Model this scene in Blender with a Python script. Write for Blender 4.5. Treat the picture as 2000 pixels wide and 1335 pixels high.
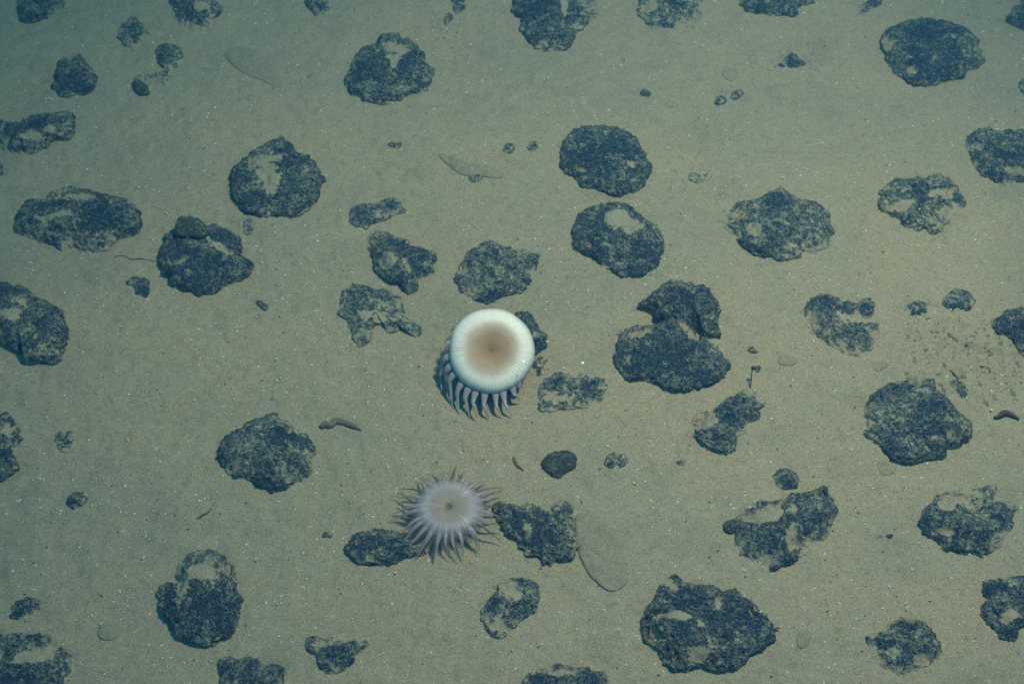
import bpy, math, random
import numpy as np
from mathutils import Vector

for o in list(bpy.data.objects):
    bpy.data.objects.remove(o)
scene = bpy.context.scene
COL = scene.collection

# ---------------------------------------------------------------- camera
TH = math.radians(38.0)
HF = math.radians(32.0)
DIST = 2.18
CAM = np.array([0.0, -DIST*math.sin(TH), DIST*math.cos(TH)])
FWD = np.array([0.0, math.sin(TH), -math.cos(TH)])
UP = np.array([0.0, math.cos(TH), math.sin(TH)])
RT = np.array([1.0, 0.0, 0.0])
TN = math.tan(HF/2)
cam = bpy.data.cameras.new('camera')
cam.sensor_width = 36.0
cam.sensor_fit = 'HORIZONTAL'
cam.lens = 18.0/TN
cam.clip_start = 0.05
cam.clip_end = 200.0
camo = bpy.data.objects.new('camera', cam)
COL.objects.link(camo)
camo.location = CAM
camo.rotation_euler = (TH, 0, 0)
scene.camera = camo

# ---------------------------------------------------------------- light
world = bpy.data.worlds.new("World")
scene.world = world
world.use_nodes = True
bg = world.node_tree.nodes['Background']
bg.inputs['Color'].default_value = (0.17, 0.55, 0.86, 1)     # light scattered back by deep water
bg.inputs['Strength'].default_value = 0.54

def lamp(name, loc, aim, energy, col, size, angle, blend):
    l = bpy.data.lights.new(name, 'SPOT')
    l.energy = energy
    l.color = col
    l.shadow_soft_size = size
    l.spot_size = math.radians(angle)
    l.spot_blend = blend
    o = bpy.data.objects.new(name, l)
    COL.objects.link(o)
    o.location = loc
    d = Vector(aim)-Vector(loc)
    o.rotation_euler = d.to_track_quat('-Z', 'Y').to_euler()
    return o
lamp('vehicle_lamp', (0.62, 0.10, 1.92), (0.12, 0.0, 0), 238, (1.0, 0.605, 0.435), 0.10, 72, 1.0)

scene.view_settings.view_transform = 'Standard'
scene.view_settings.look = 'None'
scene.view_settings.exposure = 0.0
scene.view_settings.gamma = 1.0
scene.render.resolution_x = 1024
scene.render.resolution_y = 683
scene.cycles.filter_width = 1.55

# ---------------------------------------------------------------- helpers
def unproj(px, py, z=0.0):
    d = FWD + (px-1000.0)/1000.0*TN*RT + (667.5-py)/1000.0*TN*UP
    t = (z-CAM[2])/d[2]
    return CAM + t*d

def proj(P):
    v = P-CAM
    w = v@FWD
    return 1000+1000*(v@RT)/w/TN, 667.5-1000*(v@UP)/w/TN

def pxsize(px, py):                     # metres per photo pixel, across, at a ground point
    return abs(unproj(px+1, py)[0]-unproj(px, py)[0])

def _h(ix, iy, iz, seed):
    h = (ix.astype(np.int64)*374761393 + iy.astype(np.int64)*668265263 +
         iz.astype(np.int64)*2147483647 + seed*974634777) & 0xffffffff
    h = ((h ^ (h >> 13))*1274126177) & 0xffffffff
    h = ((h ^ (h >> 16))*2246822519) & 0xffffffff
    h = h ^ (h >> 15)
    return (h & 0xffffff)/float(0xffffff)

def vnoise(P, seed=0):
    P = np.asarray(P, float)
    I = np.floor(P)
    F = P-I
    I = I.astype(np.int64)
    F = F*F*F*(F*(F*6-15)+10)
    r = 0
    for a in (0, 1):
        wx = F[:, 0] if a else 1-F[:, 0]
        for b in (0, 1):
            wy = F[:, 1] if b else 1-F[:, 1]
            for c in (0, 1):
                wz = F[:, 2] if c else 1-F[:, 2]
                r = r+wx*wy*wz*_h(I[:, 0]+a, I[:, 1]+b, I[:, 2]+c, seed)
    return r*2-1

def fbm(P, octaves=4, seed=0, gain=0.5):
    s = 0; a = 1.0; n = 0
    for k in range(octaves):
        s = s+a*vnoise(P*(2.03**k)+17.3*k, seed+k*7)
        n += a; a *= gain
    return s/n*1.6

def worley(P, seed=0):
    I = np.floor(P).astype(np.int64)
    best = np.full(len(P), 9.0)
    for a in (-1, 0, 1):
        for b in (-1, 0, 1):
            for c in (-1, 0, 1):
                X, Y, Z = I[:, 0]+a, I[:, 1]+b, I[:, 2]+c
                d = (X+_h(X, Y, Z, seed)-P[:, 0])**2+(Y+_h(X, Y, Z, seed+11)-P[:, 1])**2+(Z+_h(X, Y, Z, seed+23)-P[:, 2])**2
                best = np.minimum(best, d)
    return np.sqrt(best)

def sstep(a, b, x):
    t = np.clip((x-a)/(b-a), 0, 1)
    return t*t*(3-2*t)

def mesh_obj(name, V, faces, mat, parent=None, loc=(0, 0, 0), smooth=True, normals=None, attrs=None):
    me = bpy.data.meshes.new(name)
    me.from_pydata([tuple(v) for v in V] if not isinstance(V, np.ndarray) else V.tolist(), [], faces)
    if smooth:
        me.polygons.foreach_set('use_smooth', [True]*len(me.polygons))
    if attrs:
        for k, v in attrs.items():
            a = me.attributes.new(k, 'FLOAT', 'POINT')
            a.data.foreach_set('value', np.asarray(v, dtype=np.float32))
    me.update()
    if normals is not None:
        me.normals_split_custom_set_from_vertices(normals.tolist())
    me.materials.append(mat)
    o = bpy.data.objects.new(name, me)
    COL.objects.link(o)
    o.location = loc
    if parent is not None:
        o.parent = parent
    return o

def tag(o, label=None, cat=None, group=None, kind=None):
    if label: o['label'] = label
    if cat: o['category'] = cat
    if group: o['group'] = group
    if kind: o['kind'] = kind
    return o

def empty(name, loc):
    o = bpy.data.objects.new(name, None)
    COL.objects.link(o)
    o.location = loc
    o.empty_display_size = 0.02
    return o

def spline(pts, n, closed=True):
    pts = np.asarray(pts, float)
    m = len(pts)
    out = []
    segs = m if closed else m-1
    for i in range(segs):
        if closed:
            p0, p1, p2, p3 = pts[(i-1) % m], pts[i], pts[(i+1) % m], pts[(i+2) % m]
        else:
            p0, p1, p2, p3 = pts[max(i-1, 0)], pts[i], pts[i+1], pts[min(i+2, m-1)]
        for t in np.linspace(0, 1, 14, endpoint=False):
            out.append(0.5*((2*p1)+(-p0+p2)*t+(2*p0-5*p1+4*p2-p3)*t*t+(-p0+3*p1-3*p2+p3)*t**3))
    if closed: out.append(out[0])
    else: out.append(pts[-1])
    out = np.array(out)
    d = np.r_[0, np.cumsum(np.linalg.norm(np.diff(out, axis=0), axis=1))]
    s = np.linspace(0, d[-1], n, endpoint=not closed)
    return np.stack([np.interp(s, d, out[:, k]) for k in range(out.shape[1])], 1)

# ---------------------------------------------------------------- materials
class NT:
    def __init__(self, name):
        self.m = bpy.data.materials.new(name)
        self.m.use_nodes = True
        self.t = self.m.node_tree
        self.t.nodes.clear()
        self.out = self.n('ShaderNodeOutputMaterial')
    def n(self, typ, **kw):
        x = self.t.nodes.new(typ)
        for k, v in kw.items():
            if k.startswith('i_'):
                x.inputs[k[2:].replace('_', ' ')].default_value = v
            else:
                setattr(x, k, v)
        return x
    def l(self, a, b):
        self.t.links.new(a, b)
    def noise(self, scale, detail=4, rough=0.55, vec=None, dist=0.0):
        x = self.n('ShaderNodeTexNoise')
        x.inputs['Scale'].default_value = scale
        x.inputs['Detail'].default_value = detail
        x.inputs['Roughness'].default_value = rough
        x.inputs['Distortion'].default_value = dist
        if vec is not None: self.l(vec, x.inputs['Vector'])
        return x.outputs['Fac']
    def ramp(self, fac, stops):
        r = self.n('ShaderNodeValToRGB')
        e = r.color_ramp.elements
        while len(e) < len(stops): e.new(0.5)
        for k, (p, c) in enumerate(stops):
            e[k].position = p
            e[k].color = (c, c, c, 1) if not hasattr(c, '__len__') else (c[0], c[1], c[2], 1)
        self.l(fac, r.inputs['Fac'])
        return r.outputs['Color']
    def mix(self, fac, a, b, mode='MIX'):
        x = self.n('ShaderNodeMix', data_type='RGBA', blend_type=mode)
        for s, v in ((x.inputs[0], fac), (x.inputs[6], a), (x.inputs[7], b)):
            if isinstance(v, (int, float)): s.default_value = v
            elif isinstance(v, tuple): s.default_value = (v[0], v[1], v[2], 1)
            else: self.l(v, s)
        return x.outputs[2]
    def math(self, op, a, b=None, clamp=False):
        x = self.n('ShaderNodeMath', operation=op, use_clamp=clamp)
        for s, v in zip(x.inputs, (a, b)):
            if v is None: continue
            if isinstance(v, (int, float)): s.default_value = v
            else: self.l(v, s)
        return x.outputs[0]

def geo_vec(M, stretch=None):
    g = M.n('ShaderNodeNewGeometry').outputs['Position']
    if stretch is None: return g
    mp = M.n('ShaderNodeMapping')
    mp.inputs['Rotation'].default_value = (0, 0, stretch[3])
    mp.inputs['Scale'].default_value = stretch[:3]
    M.l(g, mp.inputs['Vector'])
    return mp.outputs['Vector']

def sediment_colour(M):
    p = geo_vec(M)
    ps = geo_vec(M, (0.8, 1.25, 1.0, math.radians(-32)))
    broad = M.ramp(M.noise(3.2, 5, 0.6, ps), [(0.32, 0.0), (0.66, 1.0)])
    c = M.mix(broad, (0.245, 0.262, 0.218), (0.340, 0.315, 0.235))
    med = M.ramp(M.noise(34, 5, 0.65, ps), [(0.34, 0.0), (0.68, 1.0)])
    c = M.mix(M.math('MULTIPLY', med, 0.7), c, (0.315, 0.325, 0.275))
    dark = M.ramp(M.noise(95, 6, 0.8, p), [(0.54, 0.0), (0.70, 1.0)])
    c = M.mix(M.math('MULTIPLY', dark, 0.6), c, (0.13, 0.15, 0.13))
    blot = M.ramp(M.noise(13, 6, 0.7, p), [(0.54, 0.0), (0.74, 1.0)])
    c = M.mix(M.math('MULTIPLY', blot, 0.65), c, (0.18, 0.205, 0.18))
    fine = M.ramp(M.noise(620, 3, 0.7, p), [(0.34, 0.66), (0.66, 1.34)])
    c = M.mix(1.0, c, fine, 'MULTIPLY')
    fine2 = M.ramp(M.noise(1500, 2, 0.7, p), [(0.34, 0.74), (0.66, 1.28)])
    c = M.mix(1.0, c, fine2, 'MULTIPLY')
    return c, p

def make_sediment(name='sediment', mul=(1.0, 1.0, 1.0)):
    M = NT(name)
    c, p = sediment_colour(M)
    c = M.mix(1.0, c, mul, 'MULTIPLY')
    b = M.n('ShaderNodeBsdfPrincipled')
    M.l(c, b.inputs['Base Color'])
    b.inputs['Roughness'].default_value = 0.95
    b.inputs['Specular IOR Level'].default_value = 0.15
    h = M.math('ADD', M.noise(300, 5, 0.8, p), M.math('MULTIPLY', M.noise(80, 3, 0.6, p), 1.0))
    bp = M.n('ShaderNodeBump')
    bp.inputs['Strength'].default_value = 0.55
    bp.inputs['Distance'].default_value = 0.0025
    M.l(h, bp.inputs['Height'])
    M.l(bp.outputs[0], b.inputs['Normal'])
    M.l(b.outputs[0], M.out.inputs[0])
    return M.m
MAT_SED = make_sediment()
MAT_MND = make_sediment('mound_sediment', (0.865, 0.89, 0.91))

def make_nodule(name, ca, cb, sedmix=1.0):
    M = NT(name)
    sc, p = sediment_colour(M)
    sed0 = sc
    sc = M.mix(1.0, sc, (0.82, 1.08, 1.18), 'MULTIPLY')
    at = M.n('ShaderNodeAttribute', attribute_name='sediment').outputs['Fac']
    n1 = M.noise(240, 6, 0.8, p)
    n2 = M.noise(520, 4, 0.75, p)
    f = M.math('ADD', at, M.math('MULTIPLY', M.math('SUBTRACT', n1, 0.5), 2.8))
    f = M.math('ADD', f, M.math('MULTIPLY', M.math('SUBTRACT', n2, 0.5), 4.2))
    f = M.ramp(f, [(0.32, 0.0), (0.50, 0.48), (0.74, 1.0)])
    var = M.ramp(M.noise(120, 4, 0.7, p), [(0.35, 0.0), (0.68, 1.0)])
    base = M.mix(var, ca, cb)
    film = M.ramp(M.noise(330, 6, 0.85, p), [(0.47, 0.0), (0.62, 1.0)])
    base = M.mix(M.math('MULTIPLY', film, 0.75), base, (0.045, 0.13, 0.185))
    n3 = M.ramp(M.noise(520, 4, 0.9, p), [(0.52, 0.0), (0.61, 1.0)])
    lump = M.ramp(M.noise(90, 5, 0.8, p), [(0.40, 0.25), (0.62, 1.0)])
    grit_glints = M.math('MULTIPLY', M.math('MULTIPLY', n3, lump), 0.9)
    base = M.mix(grit_glints, base, (0.16, 0.32, 0.42))  # pale grit specks, with glints painted into the crust colour
    base = M.mix(1.0, base, M.ramp(M.noise(350, 4, 0.8, p), [(0.36, 0.55), (0.62, 1.35)]), 'MULTIPLY')
    grime = M.mix(1.0, sc, M.ramp(M.noise(300, 4, 0.8, p), [(0.38, 0.60), (0.58, 1.16)]), 'MULTIPLY')
    colr = M.mix(M.math('MULTIPLY', f, sedmix), base, grime)
    full = M.ramp(M.math('ADD', at, M.math('MULTIPLY', M.math('SUBTRACT', n1, 0.5), 2.4)), [(0.74, 0.0), (1.02, 1.0)])
    colr = M.mix(M.math('MULTIPLY', full, sedmix), colr, sed0)
    b = M.n('ShaderNodeBsdfPrincipled')
    M.l(colr, b.inputs['Base Color'])
    rg = M.ramp(f, [(0.0, 0.36), (0.6, 0.95)])
    M.l(rg, b.inputs['Roughness'])
    b.inputs['Specular IOR Level'].default_value = 0.6
    h = M.math('ADD', M.noise(330, 6, 0.8, p), M.math('MULTIPLY', M.noise(900, 3, 0.7, p), 0.4))
    bp = M.n('ShaderNodeBump')
    M.l(M.ramp(full, [(0.0, 1.0), (1.0, 0.35)]), bp.inputs['Strength'])
    bp.inputs['Distance'].default_value = 0.0042
    M.l(h, bp.inputs['Height'])
    M.l(bp.outputs[0], b.inputs['Normal'])
    M.l(b.outputs[0], M.out.inputs[0])
    return M.m
MAT_NOD = make_nodule('nodule_crust', (0.002, 0.007, 0.052), (0.005, 0.025, 0.092))  # navy: the water's blue veil painted into a black crust
MAT_BROWN = make_nodule('brown_crust', (0.030, 0.032, 0.030), (0.060, 0.066, 0.056), 0.8)
MAT_OLIVE = make_nodule('olive_crust', (0.030, 0.032, 0.022), (0.066, 0.070, 0.048), 0.9)  # olive-brown colour of the lumps and the buried stone

# ---------------------------------------------------------------- seabed
def axis(a, b, step, far):
    core = list(np.arange(a, b+step, step))
    out = []; x = core[-1]; s = step
    while x < far:
        s *= 1.22; x += s; out.append(x)
    lo = []; x = core[0]; s = step
    while x > -far:
        s *= 1.22; x -= s; lo.append(x)
    return np.array(lo[::-1]+core+out)

def seabed_z(X, Y):
    P = np.stack([X, Y, np.zeros_like(X)], 1)
    c, s = math.cos(math.radians(28)), math.sin(math.radians(28))
    Q = np.stack([(X*c+Y*s)*0.55, (-X*s+Y*c)*1.4, np.zeros_like(X)], 1)
    z = 0.0035*fbm(Q*3.0+P*2.0, 3, 3)+0.0014*fbm(P*26, 3, 9)+0.0010*fbm(P*95, 2, 21)
    # churned area at the right
    m = np.exp(-(((X-0.56)/0.10)**2+((Y+0.02)/0.07)**2))
    z = z+m*0.0070*fbm(P*70, 4, 31, .65)
    m2 = np.exp(-(((X-0.42)/0.08)**2+((Y-0.46)/0.05)**2))
    z = z+m2*0.003*fbm(P*60, 3, 33)
    return z*np.clip(3.0/(1+np.hypot(X, Y)), 0, 1)

xs = axis(-0.92, 0.92, 0.0030, 14.0)
ys = axis(-0.56, 0.82, 0.0034, 14.0)
GX, GY = np.meshgrid(xs, ys)
gz = seabed_z(GX.ravel(), GY.ravel())
V = np.stack([GX.ravel(), GY.ravel(), gz], 1)
nx, ny = len(xs), len(ys)
idx = np.arange(nx*ny).reshape(ny, nx)
F = np.stack([idx[:-1, :-1], idx[:-1, 1:], idx[1:, 1:], idx[1:, :-1]], -1).reshape(-1, 4)
g = mesh_obj('seabed', V, F.tolist(), MAT_SED)
tag(g, kind='structure')

def ground_at(x, y):
    return float(seabed_z(np.array([x]), np.array([y]))[0])

# ---------------------------------------------------------------- nodules
NG = 'dark nodules lying scattered in the sediment'
def build_lump(name, pts, mat, Hf=0.33, ze_f=0.03, dust=0.4, patches=(), bare=(), seed=1, lump=1.0,
               fine=1.0, p_exp=2.15, split=True, zbase=0.0, tilt=0.0, minseg=48, zoff=0.0, conform=False, nobur=False):
    pts = np.asarray(pts, float)
    wid = pts.max(0)-pts.min(0)
    pc = (pts.max(0)+pts.min(0))/2
    s = pxsize(pc[0], pc[1])
    R0 = 0.25*(wid[0]+wid[1]*1.25)*s
    if dust > .48 and dust < .9: Hf *= .75
    H = Hf*R0
    ze = zbase+ze_f*R0
    W = np.array([unproj(a, b, ze)[:2] for a, b in pts])
    nseg = int(np.clip(R0/0.00030, minseg, 230))
    nr = int(max(12, nseg*0.27))
    B = spline(W, nseg)
    x, y = B[:, 0], B[:, 1]
    xn, yn = np.roll(x, -1), np.roll(y, -1)
    cr = x*yn-xn*y
    A = cr.sum()/2
    c = np.array([((x+xn)*cr).sum()/(6*A), ((y+yn)*cr).sum()/(6*A)])
    if A < 0: B = B[::-1]
    B = B-c
    if dust < .95:
        B3 = np.stack([B[:, 0], B[:, 1], np.full(nseg, seed*1.7)], 1)
        amp = min(.0022, .05*R0)
        B = B*(1+(amp*fbm(B3/.009, 3, seed+2, .65)/R0*1.3)[:, None])
    ns = 7
    rho = []; zz = []
    for k in range(1, nr+1):
        a = k/nr*math.pi/2
        rho.append(math.sin(a)**(2/p_exp)); zz.append(math.cos(a)**(2/p_exp))
    rr = np.array(rho); zt = np.array(zz)
    V = [[0, 0, H]]
    ring_r = list(rr); ring_z = list(ze-zbase+(H-(ze-zbase))*zt)
    for k in range(1, ns+1):
        t = k/ns
        ring_r.append(1-0.20*t*t-0.02*t); ring_z.append((ze-zbase)-t*((ze-zbase)+0.35*R0*0.5+0.006))
    Vs = np.zeros((1+nseg*len(ring_r), 3))
    Vs[0] = [0, 0, H]
    for k, (r_, z_) in enumerate(zip(ring_r, ring_z)):
        Vs[1+k*nseg:1+(k+1)*nseg, 0] = B[:, 0]*r_
        Vs[1+k*nseg:1+(k+1)*nseg, 1] = B[:, 1]*r_
        Vs[1+k*nseg:1+(k+1)*nseg, 2] = z_
    faces = []
    for j in range(nseg):
        faces.append((0, 1+j, 1+(j+1) % nseg))
    for k in range(len(ring_r)-1):
        a = 1+k*nseg; b = a+nseg
        for j in range(nseg):
            j2 = (j+1) % nseg
            faces.append((a+j, b+j, b+j2, a+j2))
    # masks from hand-set sediment patches / bare crust areas (photo pixels)
    WP = Vs+np.array([c[0], c[1], zbase])
    qx, qy = proj(WP)
    nz1 = fbm(WP*65, 3, seed+50)
    nz2 = fbm(WP*260, 3, seed+51, .6)
    def emask(L, soft):
        m = np.zeros(len(Vs))
        for e in L:
            cx, cy, rx, ry = e[:4]; ro = math.radians(e[4]) if len(e) > 4 else 0
            dx = (qx-cx)*math.cos(ro)+(qy-cy)*math.sin(ro); dy = -(qx-cx)*math.sin(ro)+(qy-cy)*math.cos(ro)
            d = np.sqrt((dx/rx)**2+(dy/ry)**2)+0.75*nz1+0.35*nz2
            m = np.maximum(m, 1-sstep(1-soft, 1+soft, d))
        return m
    pm = emask(patches, 0.32)
    bm = emask(bare, 0.5)
    # displacement
    N = Vs.copy(); N[:, 2] = N[:, 2]*1.6+0.01*R0; N /= np.maximum(np.linalg.norm(N, axis=1), 1e-9)[:, None]
    Q = WP+seed*3.17
    cell = float(np.clip(R0*0.22, 0.004, 0.010))
    wv = worley((Q+0.35*cell*np.stack([fbm(Q/cell*0.9, 2, seed+i) for i in range(3)], 1))/cell, seed)
    w2 = worley(Q/(cell*0.42), seed+5)
    bump = (1-np.clip(wv, 0, 1.1)**2)-0.45
    b2 = (1-np.clip(w2, 0, 1.1)**2)-0.45
    lowf = fbm(Q/(R0*0.62), 3, seed+9)
    fn = fbm(Q/0.0035, 3, seed+13, 0.6)
    rockiness = (1-0.75*pm)
    top = sstep(-0.02*R0, 0.15*R0, Vs[:, 2]-0.0)
    D = R0*0.10*lowf*lump + rockiness*(0.46*cell*bump*lump+0.26*cell*b2*lump+0.0016*fn*fine*min(1, R0/0.03)) + 0.012*R0*pm
    edge = np.ones(len(Vs))
    Nn = N.copy()
    V2 = Vs+Nn*D[:, None]*np.array([0.8, 0.8, 1.0])*edge[:, None]
    rhov = np.r_[0, np.repeat(np.array(ring_r), nseg)]
    bur = np.zeros(len(V2))
    if 0.3 < dust < 0.95 and name == 'nodule' and R0 > .011 and not nobur:
        un = Vs[:, :2]/np.maximum(np.linalg.norm(Vs[:, :2], axis=1), 1e-6)[:, None]
        bn = fbm(np.stack([un[:, 0]*1.4, un[:, 1]*1.4, np.full(len(Vs), seed*.77)], 1), 2, seed+60)
        bur = sstep(.0, .55, bn+0.8*(dust-.45))*sstep(.45, 1.0, rhov)
        V2[:, 2] -= bur*H*(.30+.5*(dust-.3))
    V2[:, 2] -= pm*sstep(.35, .95, rhov)*H*.55
    if tilt:
        V2[:, 2] += tilt*V2[:, 0]
    if conform:
        V2[:, 2] += seabed_z(V2[:, 0]+c[0], V2[:, 1]+c[1])
    # sediment score
    me = bpy.data.meshes.new('tmp')
    me.from_pydata(V2.tolist(), [], faces); me.update()
    nv = np.zeros(len(V2)*3, dtype=np.float32)
    me.vertex_normals.foreach_get('vector', nv)
    nv = nv.reshape(-1, 3).copy()
    bpy.data.meshes.remove(me)
    score = -0.75*bump-0.45*b2+0.45*(nv[:, 2]-0.6)+0.55*fbm(Q/(R0*0.42), 3, seed+77)+0.9*fbm(Q/0.0045, 3, seed+81)
    rim = fbm(np.stack([Q[:, 0], Q[:, 1], Q[:, 2]*0], 1)/(R0*.35), 3, seed+91)
    score = score+1.2*sstep(0.03*R0, -0.01*R0, V2[:, 2]-rim*0.07*R0)
    score = score+0.5*sstep(0.15*R0, 0.0, V2[:, 2])
    score = score-0.85*bm+1.1*bur
    tv = slice(0, 1+nr*nseg)
    q = np.quantile(score[tv], 1-min(max(dust*1.15+.03 if dust < .9 else dust, 0.01), 0.99))
    at = 0.5+(score-q)*0.42
    pm2 = sstep(.45, .95, pm)
    at = at+pm*0.62+pm2*0.35
    if dust >= 0.99: at[:] = 2
    gz0 = float(seabed_z(B[:, 0]+c[0], B[:, 1]+c[1]).mean())
    if conform: gz0 = 0.0
    loc = (c[0], c[1], zbase+gz0+zoff*float(seabed_z(B[:, 0]*.8+c[0], B[:, 1]*.8+c[1]).max()-gz0))
    faces_main, faces_p = faces, []
    if len(patches) and split:
        fm = [pm[np.array(f)].mean() > 0.5 for f in faces]
        fp = [f for f, m in zip(faces, fm) if m]
        faces_main = [f for f, m in zip(faces, fm) if not m]
        par = {}
        def find(a):
            while par.setdefault(a, a) != a:
                par[a] = par[par[a]]; a = par[a]
            return a
        for f in fp:
            for v in f[1:]: par[find(f[0])] = find(v)
        comp = {}
        for f in fp: comp.setdefault(find(f[0]), []).append(f)
        for cf in comp.values():
            if len(cf) > 24: faces_p.append(cf)
            else: faces_main += cf
    def sub(fs):
        u = np.unique(np.concatenate([np.array(f) for f in fs]))
        mp = -np.ones(len(V2), int); mp[u] = np.arange(len(u))
        return u, [tuple(mp[list(f)].tolist()) for f in fs]
    if len(faces_p):
      u, fs = sub(faces_main)
      o = mesh_obj(name, V2[u], fs, mat, None, loc, True, nv[u], {'sediment': at[u]})
      for fpc in faces_p:
        u, fs = sub(fpc)
        mesh_obj('sediment_patch', V2[u], fs, mat, o, (0, 0, 0), True, nv[u], {'sediment': at[u]})
    else:
        o = mesh_obj(name, V2, faces, mat, None, loc, True, None, {'sediment': at})
    return o

def P(s):
    v = [float(t) for t in s.replace(' ', ',').split(',') if t]
    return [(v[i], v[i+1]) for i in range(0, len(v), 2)]

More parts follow.
